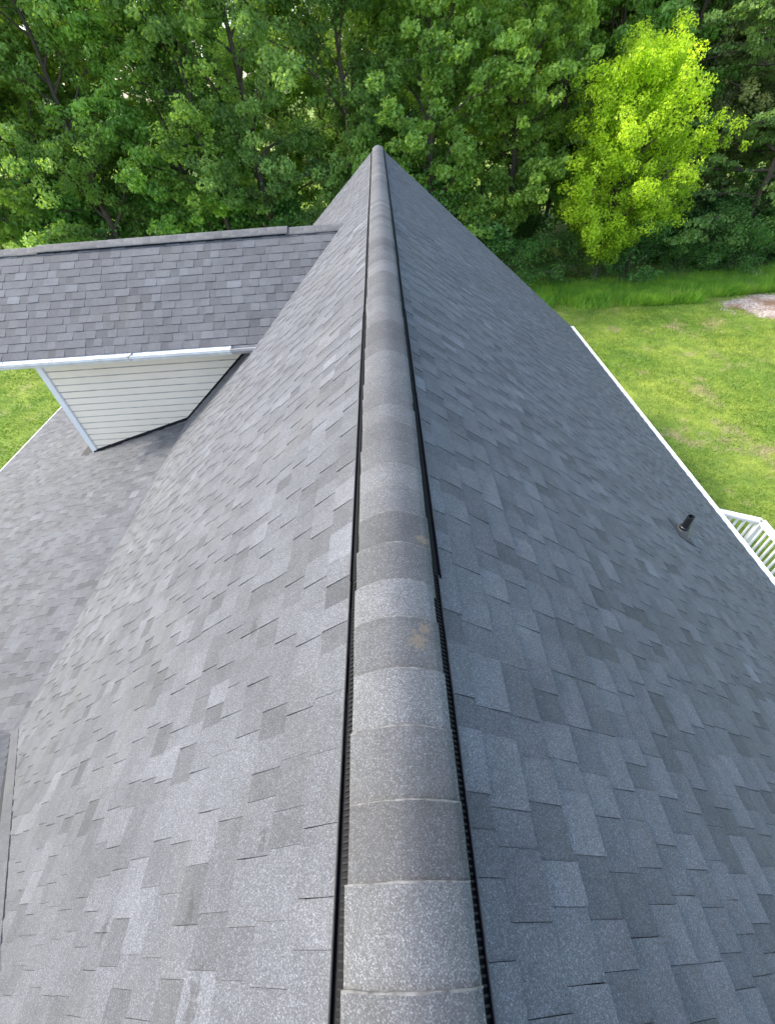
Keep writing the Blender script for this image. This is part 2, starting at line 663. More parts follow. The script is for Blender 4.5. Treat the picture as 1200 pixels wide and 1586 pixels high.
lay(P_DN, dr, DX0, -0.4, DL, 0.06, keep=keep_d, quota=300, wmin=0.13, wmax=0.26)
dr2 = P_DF.slab('dormer_roof', DX0 + 0.03, -1.9, 0.02, DL - 0.01, 0.04, M_DECK, house)
lay(P_DF, dr2, DX0, -0.4, DL, 0.06, keep=keep_d, quota=0)

# cross gable at the near left
WL = 4.9
wr = P_WN.slab('cross_gable_roof', -10.0, -4.2, 0.02, WL, 0.05, M_DECK, house)


def keep_w(c):
    return (c.z - Z0) > main_left(c.x) - 0.14 and c.x > -9.6


lay(P_WN, wr, -9.6, -0.5, WL, 0.05, keep=keep_w, quota=40)
wr2 = P_WF.slab('cross_gable_roof', -10.0, -4.2, 0.02, 2.8, 0.05, M_DECK, house)
lay(P_WF, wr2, -9.6, -0.5, 2.8, 0.05, keep=keep_w, quota=0)
# valley strip between the cross gable and the main slope
va = Vector((-4.05, 1.63, -3.34 + Z0)); vb_ = Vector((-0.62, -1.05, -0.51 + Z0))
dv = (vb_ - va).normalized()
m = MB()
na = P_LEFT.n; side = dv.cross(na).normalized()
if side.x < 0: side = -side
m.hexa([va - side * .06 + na * .002, vb_ - side * .06 + na * .002, vb_ + side * .02 + na * .002, va + side * .02 + na * .002,
        va - side * .06 + na * .034, vb_ - side * .06 + na * .034, vb_ + side * .02 + na * .011, va + side * .02 + na * .011])
vs_ = m.build('valley_strip', M_SH1, house); vs_.color = (.85, .85, .85, 1)
m = MB()
m.hexa([va - side * .072 + na * .0, vb_ - side * .072 + na * .0, vb_ - side * .06 + na * .0, va - side * .06 + na * .0,
        va - side * .072 + na * .046, vb_ - side * .072 + na * .046, vb_ - side * .06 + na * .036, va - side * .06 + na * .036])
m.build('valley_shade_strip', M_DECK, house)  # dark strip painted in for the shadow gap beside the valley strip

# ridge vent ------------------------------------------------------
def ridge_cap_mesh(name, halfw, zc, r, slope, t0, t1, length, seed):
    rr = random.Random(seed)
    xsn = np.linspace(-halfw, halfw, 13)
    ysn = [0.0, length - 0.0035, length]
    v, f = [], []
    for j, yy in enumerate(ysn):
        tt = (t0, t1, t1 - 0.001)[j]
        for x in xsn:
            xx = x + rr.gauss(0, 0.0012)
            v.append((xx, yy + rr.gauss(0, 0.0008), zc - slope * (math.sqrt(x * x + r * r) - r) + tt))
    n = len(xsn)
    for j in range(2):
        for i in range(n - 1):
            a = j * n + i
            f.append((a, a + 1, a + n + 1, a + n))
    # butt edge and side edges with a thickness of the cap
    b = len(v)
    for i in range(n):
        x, y, z = v[2 * n + i]
        v.append((x, y, z - t1 - 0.002))
    for i in range(n - 1):
        f.append((2 * n + i + 1, 2 * n + i, b + i, b + i + 1)[::-1])
    b2 = len(v)
    for j in range(3):
        for i in (0, n - 1):
            x, y, z = v[j * n + i]
            v.append((x, y, z - 0.006))
    for j in range(2):
        f.append((j * n, (j + 1) * n, b2 + (j + 1) * 2, b2 + j * 2))
        f.append((j * n + n - 1, b2 + j * 2 + 1, b2 + (j + 1) * 2 + 1, (j + 1) * n + n - 1))
    me = mesh_py(name, v, f, smooth=False)
    for p in me.polygons[:2 * (n - 1)]:
        p.use_smooth = True
    me.materials.append(M_CAP)
    me.materials.append(M_EDGE)
    for p in me.polygons[n - 1:2 * (n - 1)]:      # pale worn edge of the butt
        p.material_index = 1
    for p in me.polygons[2 * (n - 1):3 * (n - 1)]:
        p.material_index = 1
    return me


ridge_base = MB()
# black core running under all caps
prof = [(-0.125, -0.125 * T + 0.004), (-0.112, -0.112 * T + 0.024), (-0.02, -0.032), (0.02, -0.032), (0.112, -0.112 * T + 0.024), (0.125, -0.125 * T + 0.004), (0, -0.05)]
core = ridge_base.extrude(prof, (0, Y0, Z0), (1, 0, 0), (0, 0, 1), (0, 1, 0), Y1 - Y0).build('ridge_vent', M_VENT, house)
core.name = 'ridge_vent'
tag(core, 'black plastic vent running under the cap shingles')
yy = Y0
sec = 1.22
while yy < Y1 - 0.01:
    ln = min(sec, Y1 - yy) - 0.004
    for s in (-1, 1):
        jx = random.gauss(0, 0.0035)
        m = MB()
        # flange with an upstanding outer lip
        x0, x1 = 0.122, 0.158 + jx
        prof = [(x0, -x0 * T + 0.003), (x1, -x1 * T + 0.003), (x1, -x1 * T + 0.024), (x1 - 0.0035, -x1 * T + 0.027),
                (x1 - 0.006, -x1 * T + 0.0175), (x0, -x0 * T + 0.0165)]
        m.extrude([(p * s, q) for p, q in prof], (0, yy, Z0), (1, 0, 0), (0, 0, 1), (0, 1, 0), ln)
        bf = m.build('vent_baffle', M_VENT, core)
        # light top bead of the lip
        m = MB()
        m.tube([(s * (x1 - 0.001), yy + 0.002, Z0 - x1 * T + 0.026), (s * (x1 - 0.001), yy + ln - 0.002, Z0 - x1 * T + 0.026)], 0.0028, 6)
        m.build('baffle_lip', M_LIP, core)
        if -0.7 < yy + sec and yy < 2.5:
            m = MB()
            c = yy + 0.01
            while c < yy + ln - 0.01:
                m.hexa([(s * .1275, c, Z0 - .1275 * T + .013), (s * .144, c, Z0 - .144 * T + .013), (s * .144, c + .004, Z0 - .144 * T + .013), (s * .1275, c + .004, Z0 - .1275 * T + .013),
                        (s * .1275, c, Z0 - .1275 * T + .025), (s * .144, c, Z0 - .144 * T + .019), (s * .144, c + .004, Z0 - .144 * T + .019), (s * .1275, c + .004, Z0 - .1275 * T + .025)])
                c += 0.0125
            tag(m.build('vent_louvers', M_RIB, core), kind='stuff')
    yy += sec

CAPE = 0.149
caps = [ridge_cap_mesh('cap_%s' % 'abcd'[i], 0.130 + 0.0015 * (i % 3 - 1), -0.0205, 0.09, T, 0.0010, 0.0155, CAPE + 0.045, i) for i in range(4)]
k = 0
y = Y0
while y < Y1 - 0.02:
    o = bpy.data.objects.new('ridge_cap', caps[random.randrange(4)])
    COL.objects.link(o)
    o.parent = core
    s = -1 if random.random() < 0.5 else 1
    o.matrix_local = Matrix.Translation((random.gauss(0, 0.0016), y + random.gauss(0, 0.005), Z0 + random.gauss(0, 0.0008))) @ \
        Matrix.Rotation(random.gauss(0, 0.006), 4, 'Z') @ Matrix.Rotation(random.gauss(0, 0.008), 4, 'X')
    tn = random.gauss(1.0, 0.12)
    if random.random() < 0.28: tn *= 0.78
    o.color = (tn, tn, tn, 1)
    y += CAPE
    k += 1

# dormer ridge: caps along x, a raised vent under most of them
dcore = MB()
pr = [(-0.13, -0.13 * DT + 0.0), (-0.118, -0.118 * DT + 0.026), (0, -0.03), (0.118, -0.118 * DT + 0.026), (0.13, -0.13 * DT + 0.0), (0, -0.06)]
dvent = dcore.extrude(pr, (-5.75, DY, Z0 + DZ), (0, -1, 0), (0, 0, 1), (1, 0, 0), 4.17).build('dormer_ridge_vent', M_VENT, house)
dcaps = []
for i in range(3):
    me = ridge_cap_mesh('dormer_cap_%s' % 'abc'[i], 0.145, -0.004, 0.05, DT, 0.0006, 0.0030, CAPE + 0.025, 20 + i)
    dcaps.append(me)
x = DX0
while x < -0.42:
    raised = -5.75 < x < -1.65
    o = bpy.data.objects.new('ridge_cap', dcaps[random.randrange(3)])
    COL.objects.link(o)
    o.parent = dvent
    o.matrix_local = Matrix.Translation((x + CAPE, DY + random.gauss(0, 0.002), Z0 + DZ + (0.022 if raised else 0.0))) @ Matrix.Rotation(math.pi / 2, 4, 'Z')
    # the cap runs along +x: rotate its length axis (+y) to +x
    tn = random.gauss(0.98, 0.08)
    o.color = (tn, tn, tn, 1)
    x += CAPE

# dormer walls ----------------------------------------------------
WYN, WYF = DY - 1.18, DY + 1.18      # side walls
WX = -6.04                            # front wall
wall_top = DZE + 0.02
m = MB()
m.prism([(WX + 0.01, WYN + 0.02), (-2.0, WYN + 0.02), (-2.0, WYF - 0.02), (WX + 0.01, WYF - 0.02)], Z0 + ZP + 0.5, Z0 + wall_top - 0.02)
m.v += [(WX + 0.01, WYN + .02, Z0 + wall_top - .02), (WX + 0.01, WYF - .02, Z0 + wall_top - .02), (WX + 0.01, DY, Z0 + DZ - 0.13)]
n_ = len(m.v); m.f.append((n_ - 1, n_ - 2, n_ - 3))
dw = m.build('dormer_wall', M_SIDING, house)


def roof_x(z):                        # x where the roof surface has height z (left side)
    return z / T if z > ZB else XB + (z - ZB) / SP


LAPH = 0.131
z = wall_top - 0.06
top = z
while z > -3.95:
    zt, zb = z, z - LAPH
    xl = WX + 0.075
    def pt(zz, dy):
        return min(-1.9, roof_x(zz) + 0.03)
    xr_t, xr_b = pt(zt, 0), pt(zb, 0)
    if xr_t < xl + 0.02: break
    xr_b = max(xr_b, xl + 0.005)
    yt, yb = WYN + 0.002, WYN - 0.026
    zm = zb + LAPH * 0.84
    xr_m = max(pt(zm, 0), xl + 0.005)
    mb = MB()
    mb.hexa([(xl, WYN + .02, Z0 + zb), (xr_b, WYN + .02, Z0 + zb), (xr_b, yb, Z0 + zb), (xl, yb, Z0 + zb),
             (xl, WYN + .02, Z0 + zm), (xr_m, WYN + .02, Z0 + zm), (xr_m, yb + .002, Z0 + zm), (xl, yb + .002, Z0 + zm)])
    mb.hexa([(xl, WYN + .02, Z0 + zm), (xr_m, WYN + .02, Z0 + zm), (xr_m, yb + .002, Z0 + zm), (xl, yb + .002, Z0 + zm),
             (xl, WYN + .02, Z0 + zt), (xr_t, WYN + .02, Z0 + zt), (xr_t, yt, Z0 + zt), (xl, yt, Z0 + zt)])
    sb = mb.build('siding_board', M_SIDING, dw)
    sb.data.materials.append(M_LAPSHADE)  # darker bevel paints in the shade below the lap above
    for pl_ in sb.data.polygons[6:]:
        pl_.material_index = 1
    z -= LAPH
# far side and front boards, plain laps
zz = wall_top - 0.06
while zz > -3.9:
    mb = MB()
    mb.hexa([(WX - .019, WYN + .06, Z0 + zz - LAPH), (WX + .02, WYN + .06, Z0 + zz - LAPH), (WX + .02, WYF - .06, Z0 + zz - LAPH), (WX - .019, WYF - .06, Z0 + zz - LAPH),
             (WX - .004, WYN + .06, Z0 + zz), (WX + .02, WYN + .06, Z0 + zz), (WX + .02, WYF - .06, Z0 + zz), (WX - .004, WYF - .06, Z0 + zz)])
    mb.build('siding_board', M_SIDING, dw)
    zz -= LAPH
# corner post trim, J channel, flashings
mb = MB(); mb.box(WX - 0.05, WX + 0.06, WYN - 0.042, WYN + 0.06, Z0 - 3.90, Z0 + wall_top - 0.03)
mb.build('corner_trim', M_TRIM, dw)
mb = MB(); mb.box(WX - 0.03, WX + 0.06, WYF - 0.06, WYF + 0.032, Z0 - 3.90, Z0 + wall_top - 0.03)
mb.build('corner_trim', M_TRIM, dw)
mb = MB(); mb.box(WX + 0.062, WX + 0.076, WYN - 0.034, WYN + 0.02, Z0 - 3.86, Z0 + wall_top - 0.05)
mb.build('channel_strip', M_TRIM, dw)
# dark step flashing along the foot of the wall
mb = MB()
for (xa, xb) in ((WX - 0.02, XB), (XB, -1.98)):
    za, zb = Z0 + main_left(xa), Z0 + main_left(xb)
    mb.hexa([(xa, WYN - .06, za + .004), (xb, WYN - .06, zb + .004), (xb, WYN - .0, zb + .004), (xa, WYN - .0, za + .004),
             (xa, WYN - .036, za + .045), (xb, WYN - .036, zb + .045), (xb, WYN - .0, zb + .05), (xa, WYN - .0, za + .05)])
mb.build('step_flashing', M_FLASH, dw)
# soffit
mb = MB(); mb.box(DX0 + .03, -2.0, DY - DE + .03, WYN - 0.03, Z0 + DZE - .075, Z0 + DZE - .06)
mb.build('soffit', M_TRIM, dw)
mb = MB(); mb.box(DX0 + .03, -2.0, WYF + 0.03, DY + DE - .03, Z0 + DZE - .075, Z0 + DZE - .06)
mb.build('soffit', M_TRIM, dw)
# front window
fw = MB(); fw.box(WX - .045, WX - .02, DY - .5, DY + .5, Z0 - 3.0, Z0 - 1.9)
fo = fw.build('window', M_TRIM, dw)
fw = MB(); fw.box(WX - .05, WX - .046, DY - .42, DY + .42, Z0 - 2.92, Z0 - 1.98)
fw.build('pane', M_GLASS, dw)
# rake boards
for s in (-1, 1):
    mb = MB()
    mb.hexa([(DX0, DY, Z0 + DZ - .16), (DX0 + .03, DY, Z0 + DZ - .16), (DX0 + .03, DY + s * DE, Z0 + DZE - .16), (DX0, DY + s * DE, Z0 + DZE - .16),
             (DX0, DY, Z0 + DZ - .012), (DX0 + .03, DY, Z0 + DZ - .012), (DX0 + .03, DY + s * DE, Z0 + DZE - .012), (DX0, DY + s * DE, Z0 + DZE - .012)])
    mb.build('rake_board', M_TRIM, house)

# gutters ---------------------------------------------------------
GPROF = [(0, 0), (0, -0.105), (0.07, -0.105), (0.085, -0.07), (0.118, -0.045), (0.118, -0.004), (0.102, -0.004), (0.102, -0.016),
         (0.112, -0.016), (0.108, -0.042), (0.078, -0.066), (0.066, -0.099), (0.006, -0.099), (0.006, 0)]


def gutter(parent, origin, a, along, length, mat, name='gutter', hangers=0.6):
    mb = MB()
    mb.extrude(GPROF, origin, a, (0, 0, 1), along, length)
    go = mb.build(name, mat, parent)
    o = Vector(origin); av = Vector(a); al = Vector(along)
    # end caps and hanger straps
    for e in (0.0, length - 0.004):
        mb = MB(); mb.extrude([(0.001, -0.001), (0.001, -0.104), (0.069, -0.104), (0.084, -0.07), (0.117, -0.045), (0.117, -0.005)], o + al * (e + .0005), av, (0, 0, 1), al, 0.003)
        mb.build('end_cap', mat, go)
    d = 0.3
    while d < length - 0.1:
        mb = MB(); mb.extrude([(0.004, -0.006), (0.11, -0.008), (0.11, -0.012), (0.004, -0.010)], o + al * d, av, (0, 0, 1), al, 0.03)
        mb.build('hanger', mat, go)
        d += hangers
    return go


ZEAVE = Z0 - XE * T
gutter(house, (XE - 0.005, Y0, ZEAVE - 0.012), (1, 0, 0), (0, 1, 0), Y1 - Y0 - 0.1, M_WHITE)
# guard plate closing the gutter, as the photograph shows a solid white strip
mb = MB(); mb.hexa([(XE - .03, Y0, ZEAVE + .016), (XE + .10, Y0, ZEAVE - .022), (XE + .10, Y1 - .12, ZEAVE - .022), (XE - .03, Y1 - .12, ZEAVE + .016),
                    (XE - .03, Y0, ZEAVE + .018), (XE + .10, Y0, ZEAVE - .020), (XE + .10, Y1 - .12, ZEAVE - .020), (XE - .03, Y1 - .12, ZEAVE + .018)])
mb.v = [(a, b, c - 0.012) for a, b, c in mb.v]
mb.build('drip_edge', M_WHITE, house)
# porch eave: slim white drip edge with a gutter under it
gutter(house, (XP + 0.015, Y0, Z0 + ZP - 0.03), (-1, 0, 0), (0, 1, 0), Y1 - Y0, M_WHITE)
# dormer eave gutter in lengths, the innermost one tinted grey
yE = DY - DE
for (xa, xb, mt) in ((DX0, -4.06, M_WHITE), (-4.045, -2.45, M_WHITE), (-2.44, -2.04, M_GREYAL)):
    gutter(house, (xa, yE + 0.004, Z0 + DZE - 0.008), (0, -1, 0), (1, 0, 0), xb - xa, mt, hangers=0.8)
mb = MB(); mb.box(-4.075, -4.03, yE - 0.125, yE + .0, Z0 + DZE - 0.012, Z0 + DZE - 0.003)
mb.build('gutter_joint', M_GREYAL, house)
mb = MB()
mb.hexa([(DX0, yE - .06, Z0 + DZE - .030), (-2.46, yE - .06, Z0 + DZE - .030), (-2.46, yE + .03, Z0 + DZE + .014), (DX0, yE + .03, Z0 + DZE + .014),
         (DX0, yE - .06, Z0 + DZE - .027), (-2.46, yE - .06, Z0 + DZE - .027), (-2.46, yE + .03, Z0 + DZE + .017), (DX0, yE + .03, Z0 + DZE + .017)])
mb.v = [(a, b, c - 0.016) for a, b, c in mb.v]
mb.build('drip_edge', M_WHITE, house)
gutter(house, (DX0, DY + DE - 0.004, Z0 + DZE - 0.008), (0, 1, 0), (1, 0, 0), 4.3, M_WHITE)

# house body ------------------------------------------------------
mb = MB()
mb.box(-5.9, 5.2, Y0 + 0.3, Y1 - 0.35, 0, ZEAVE - 0.14)
b = len(mb.v)
for yv in (Y0 + 0.3, Y1 - 0.35):
    mb.v += [(5.2, yv, ZEAVE - 0.14), (5.2, yv, ZEAVE + 0.17), (0, yv, Z0 - 0.2), (-3.9, yv, Z0 + ZB - 0.2), (-5.9, yv, ZEAVE - 0.14)]
mb.f += [tuple(b + i for i in range(5)), tuple(b + 5 + i for i in reversed(range(5)))]
hw = mb.build('wall', M_SIDING, house)
for s, xa, xb in ((1, 0.0, XE), (-1, 0.0, -XB)):
    mb = MB()
    za, zb = Z0 - 0.01, Z0 - xb * T - 0.01
    mb.hexa([(xa * s, Y1 - .03, za - .2), (xb * s, Y1 - .03, zb - .2), (xb * s, Y1 - .005, zb - .2), (xa * s, Y1 - .005, za - .2),
             (xa * s, Y1 - .03, za - .0), (xb * s, Y1 - .03, zb), (xb * s, Y1 - .005, zb), (xa * s, Y1 - .005, za)])
    mb.build('rake_board', M_TRIM, house)
mb = MB(); mb.box(5.2, XE - 0.01, Y0 + .1, Y1 - .1, ZEAVE - .15, ZEAVE - .13); mb.build('soffit', M_TRIM, house)
mb = MB(); mb.box(XE - 0.03, XE - 0.008, Y0 + .1, Y1 - .1, ZEAVE - .18, ZEAVE - .02); mb.build('fascia', M_TRIM, house)
for yv in (-3.6, -0.3, 3.0, 6.3, 9.6, 12.9):
    mb = MB(); mb.box(XP + .35, XP + .49, yv, yv + .14, 0, Z0 + ZP - .2); mb.box(XP + .32, XP + .52, yv - .03, yv + .17, 0, .2)
    mb.build('porch_post', M_TRIM, house)
mb = MB(); mb.box(XP + .33, XP + .51, Y0 + .1, Y1 - .1, Z0 + ZP - .2, Z0 + ZP + .02); mb.build('porch_beam', M_TRIM, house)
mb = MB(); mb.box(XP + .25, -5.9, Y0 + .2, Y1 - .2, 0.0, .18); mb.build('porch_floor', M_WOOD, house)

# ------------------------------------------------------------------ plumbing vent
pp = empty('vent_pipe', (3.03, 2.99, Z0 - 3.03 * T))
tag(pp, 'short black plumbing vent pipe with rubber boot standing on the shingles', 'pipe')
n = P_RIGHT.n
mb = MB()
uu, vv2 = P_RIGHT.u, P_RIGHT.v
def lp(u, v, nn): return uu * u + vv2 * v + n * nn
mb.hexa([lp(-.14, -.17, .008), lp(.14, -.17, .008), lp(.14, .15, .012), lp(-.14, .15, .012), lp(-.14, -.17, .010), lp(.14, -.17, .010), lp(.14, .15, .015), lp(-.14, .15, .015)])
fpl = mb.build('flashing_plate', M_SH1, pp); fpl.color = (.55, .55, .58, 1)
mb = MB(); mb.tube([Vector((0, 0, -.06)), Vector((0, 0, .03)), Vector((0, 0, .075)), Vector((0, 0, .085))], [.095, .075, .050, .046], 20)
mb.build('boot', M_BOOT, pp, True)
mb = MB(); mb.tube([(0, 0, .07), (0, 0, .10), (0, 0, .105)], [.050, .050, .045], 20); mb.build('collar', M_PIPE, pp)
mb = MB()
NS = 20
ring = [(.035, -.05), (.035, .25), (.029, .25), (.029, .05)]
for (r_, z_) in ring:
    for q in range(NS):
        a = 2 * math.pi * q / NS
        mb.v.append((r_ * math.cos(a), r_ * math.sin(a), z_))
for j in range(3):
    for q in range(NS):
        mb.f.append((j * NS + q, j * NS + (q + 1) % NS, (j + 1) * NS + (q + 1) % NS, (j + 1) * NS + q))
mb.build('pipe', M_PIPE, pp)

# ------------------------------------------------------------------ deck with railing
deck = empty('deck', (6.4, 3.0, 0))
tag(deck, 'raised wooden deck with white baluster railing below the roof eave', 'deck')
DX, DYo = 6.4, 3.0
ZD, ZR = 0.80, 1.80
corner = Vector((7.53, 5.93)); start = Vector((5.25, 7.07)); near = Vector((7.49, -1.0))


def dbuild(mb, name, mat, parent=deck):
    mb.v = [(x - DX, y - DYo, z) for x, y, z in mb.v]
    return mb.build(name, mat, parent)


yb = -0.95
while yb < 7.0:
    y2 = yb + 0.135
    def xo(y): return 7.55 if y < 5.93 else 7.55 - (y - 5.93) * 2.0
    xa_, xb_ = xo(yb), max(xo(y2), 5.25)
    mb = MB(); mb.prism([(5.22, yb), (xa_, yb), (xb_, y2), (5.22, y2)], ZD - .04, ZD)
    dbuild(mb, 'deck_board', M_WOOD)
    yb += 0.141
mb = MB()
mb.prism([(5.22, -.93), (7.5, -.93), (7.5, 5.9), (5.3, 6.98), (5.22, 6.98)], ZD - .22, ZD - .045)
dbuild(mb, 'deck_frame', M_WOOD)


def rail_run(a, b_, first=True):
    d = (b_ - a); L = d.length; d.normalize(); nrm = Vector((-d.y, d.x))
    def bar(w, z0, z1, name):
        p = [a - nrm * w / 2, b_ - nrm * w / 2, b_ + nrm * w / 2, a + nrm * w / 2]
        mb = MB(); mb.prism([(q.x, q.y) for q in p], z0, z1); return dbuild(mb, name, M_RAIL)
    bar(.125, ZR - .04, ZR, 'top_rail')
    bar(.05, ZR - .11, ZR - .04, 'sub_rail')
    bar(.05, ZD + .08, ZD + .15, 'bottom_rail')
    nb = int(L / .125)
    for i in range(1, nb):
        c = a + d * (L * i / nb)
        mb = MB(); mb.box(c.x - .019, c.x + .019, c.y - .019, c.y + .019, ZD + .15, ZR - .11)
        dbuild(mb, 'baluster', M_RAIL)


rail_run(start, corner)
rail_run(corner, near)
for c, h in ((corner, .03), (Vector((7.515, 4.2)), .0), (Vector((7.50, 1.6)), .0), (near, .03), (start + (corner - start) * 0.5, 0.0)):
    mb = MB(); mb.box(c.x - .05, c.x + .05, c.y - .05, c.y + .05, 0, ZR - .041); dbuild(mb, 'post', M_RAIL)

# ------------------------------------------------------------------ trees
def tree_mesh(seed, H, RAD, base, nlimb, nsub, leaves, leaf, clump, trunk_r, flat=0.65, droop=0.0, up=0.45, shape='oval', lean=0.0):
    """returns (wood mesh, crown mesh) in local coordinates"""
    r = random.Random(seed)
    rg = np.random.default_rng(seed)
    wood = MB()
    # trunk
    npt = 9
    pts, rad = [], []
    ax, ay = r.uniform(-.5, .5), r.uniform(-.5, .5)
    for i in range(npt):
        t = i / (npt - 1)
        pts.append(Vector((lean * H * t * t + ax * math.sin(t * 3.1) * .6 + r.gauss(0, .06), ay * math.sin(t * 2.6) * .6 + r.gauss(0, .06), H * t * .96)))
        rad.append(trunk_r * (1 - t) ** 0.8 + 0.012)
    pts[0] = Vector((0, 0, -.1)); rad[0] *= 1.35
    wood.tube(pts, rad, 8)
    def trunk_at(t):
        f = t * (npt - 1); i = min(int(f), npt - 2)
        return pts[i].lerp(pts[i + 1], f - i), rad[i] * (1 - (f - i)) + rad[i + 1] * (f - i)
    centers = []
    for li in range(nlimb):
        t = base + (1 - base) * ((li + r.random() * .8) / nlimb)
        p, rr = trunk_at(min(t, .98))
        az = li * 2.399 + r.uniform(-.5, .5)
        q = (t - base) / (1 - base)
        if shape == 'oval': prof = 0.55 + 0.75 * math.sin(math.pi * min(1, q * .9 + .08)) ** .8 - .3 * q
        elif shape == 'round': prof = .62 + .52 * math.sin(math.pi * min(1, q * .85 + .1)) - .12 * q
        elif shape == 'cone': prof = 1.15 - q * .95
        else: prof = 0.6 + .55 * q - .5 * max(0, q - .75) * 2
        L = RAD * prof * r.uniform(.75, 1.15)
        el = (up + 0.6 * q) * r.uniform(.7, 1.3)
        d = Vector((math.cos(az) * math.cos(el), math.sin(az) * math.cos(el), math.sin(el)))
        lp_, lr = [p], [min(rr * .6, .09)]
        cur = p.copy()
        for s_ in range(4):
            d = (d + Vector((r.gauss(0, .16), r.gauss(0, .16), r.gauss(0, .12) - droop * .22))).normalized()
            cur = cur + d * L / 4
            lp_.append(cur.copy()); lr.append(lr[0] * (1 - (s_ + 1) / 4.6))
        wood.tube(lp_, lr, 5, False)
        for s_ in range(1, 5):
            centers.append((lp_[s_] + Vector((r.gauss(0, .15), r.gauss(0, .15), r.gauss(0, .1))), clump * r.uniform(.7, 1.15)))
        for k_ in range(nsub):
            i = r.randrange(1, 4)
            o_ = lp_[i].lerp(lp_[i + 1], r.random())
            e = (d + Vector((r.gauss(0, .75), r.gauss(0, .75), r.gauss(.05, .45)))).normalized()
            l2 = L * r.uniform(.25, .5)
            mid = o_ + e * l2 * .5 + Vector((0, 0, -droop * .1)); end = o_ + e * l2 + Vector((0, 0, -droop * .35))
            wood.tube([o_, mid, end], [.022, .014, .006], 4, False)
            centers.append((mid, clump * r.uniform(.6, .95)))
            centers.append((end, clump * r.uniform(.65, 1.1)))
    wood_me = wood.mesh('trunk', True)
    # leaves
    cs = np.array([c[0][:] for c in centers]); sz = np.array([c[1] for c in centers])
    wgt = sz ** 2; wgt /= wgt.sum()
    idx = rg.choice(len(cs), leaves, p=wgt)
    off = rg.normal(size=(leaves, 3)); off /= np.linalg.norm(off, axis=1)[:, None]
    rad_ = rg.random(leaves) ** 0.42
    off *= rad_[:, None]
    off[:, 2] *= flat
    off[:, 2] -= droop * 0.25 * (off[:, 0] ** 2 + off[:, 1] ** 2)
    P = cs[idx] + off * sz[idx][:, None]
    P[:, 2] = np.maximum(P[:, 2], 0.05)
    nrm = rg.normal(size=(leaves, 3)) * 0.75 + off * 0.8 + np.array([0, 0, 0.75])
    nrm /= np.linalg.norm(nrm, axis=1)[:, None]
    tdir = rg.normal(size=(leaves, 3)); tdir[:, 2] -= 0.5 + droop
    tdir -= nrm * (tdir * nrm).sum(1)[:, None]
    tdir /= np.linalg.norm(tdir, axis=1)[:, None] + 1e-9
    bdir = np.cross(nrm, tdir)
    l = leaf * rg.uniform(.65, 1.3, leaves)[:, None]
    w = l * rg.uniform(.55, .8, leaves)[:, None]
    V = np.empty((leaves, 4, 3))
    V[:, 0] = P - tdir * l * .5
    V[:, 1] = P + bdir * w * .5 + nrm * l * .08
    V[:, 2] = P + tdir * l * .5 - nrm * l * .12
    V[:, 3] = P - bdir * w * .5 + nrm * l * .08
    F = np.arange(leaves * 4).reshape(-1, 4)
    ct = rg.normal(0, .23, len(cs))
    tone = np.clip(.5 + ct[idx] + rg.normal(0, .13, leaves), 0, 1)
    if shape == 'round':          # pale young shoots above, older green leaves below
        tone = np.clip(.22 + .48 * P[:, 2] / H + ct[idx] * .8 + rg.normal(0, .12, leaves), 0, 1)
    crown = mesh_np('crown', V.reshape(-1, 3), F, tone)
    return wood_me, crown


KIND = {}
def kind(name, *a, **k):
    w, c = tree_mesh(*a, **k)
    w.materials.append(M_BARK); c.materials.append(M_LEAF)
    KIND[name] = (w, c)


#          seed  H    R   base limb sub leaves leaf clump trunk
kind('gum_a', 1, 14.0, 3.4, .10, 34, 8, 42000, 0.185, 0.44, .17)
kind('gum_b', 2, 15.0, 3.0, .12, 36, 8, 42000, 0.185, 0.42, .16)
kind('oak_a', 3, 15.5, 3.6, .22, 32, 8, 46000, 0.150, 0.46, .20, droop=.15)
kind('oak_b', 4, 14.0, 3.3, .15, 34, 8, 46000, 0.145, 0.44, .18, droop=.1)
kind('slim_a', 5, 13.5, 2.2, .30, 26, 6, 18000, 0.155, 0.42, .11)
kind('slim_b', 6, 15.0, 2.4, .35, 26, 6, 17000, 0.150, 0.42, .12, lean=.06)
kind('layer', 7, 13.0, 3.9, .06, 34, 8, 46000, 0.145, 0.48, .17, flat=.32, droop=.35, up=.15)
kind('feather', 8, 14.5, 3.4, .18, 34, 8, 46000, 0.120, 0.44, .16, flat=.8, droop=.6, up=.3)
kind('lime', 9, 8.4, 3.3, .10, 52, 8, 80000, .12, .44, .15, flat=.8, up=.55, shape='round')
kind('shrub_a', 11, 2.6, 1.5, .03, 18, 4, 6500, .105, .42, .04)
kind('shrub_b', 12, 1.9, 1.3, .03, 16, 4, 5500, .085, .36, .03, flat=.8)

GREEN = {'gum_a': (0.240, 0.418, 0.089), 'gum_b': (0.247, 0.411, 0.083), 'oak_a': (0.173, 0.309, 0.089), 'oak_b': (0.180, 0.325, 0.078),
         'slim_a': (0.256, 0.418, 0.076), 'slim_b': (0.226, 0.374, 0.076), 'layer': (0.196, 0.339, 0.101), 'feather': (0.226, 0.295, 0.120),
         'lime': (.41, .56, .035), 'dead': (0.150, 0.260, 0.063), 'shrub_a': (0.113, 0.251, 0.063), 'shrub_b': (0.134, 0.288, 0.066)}


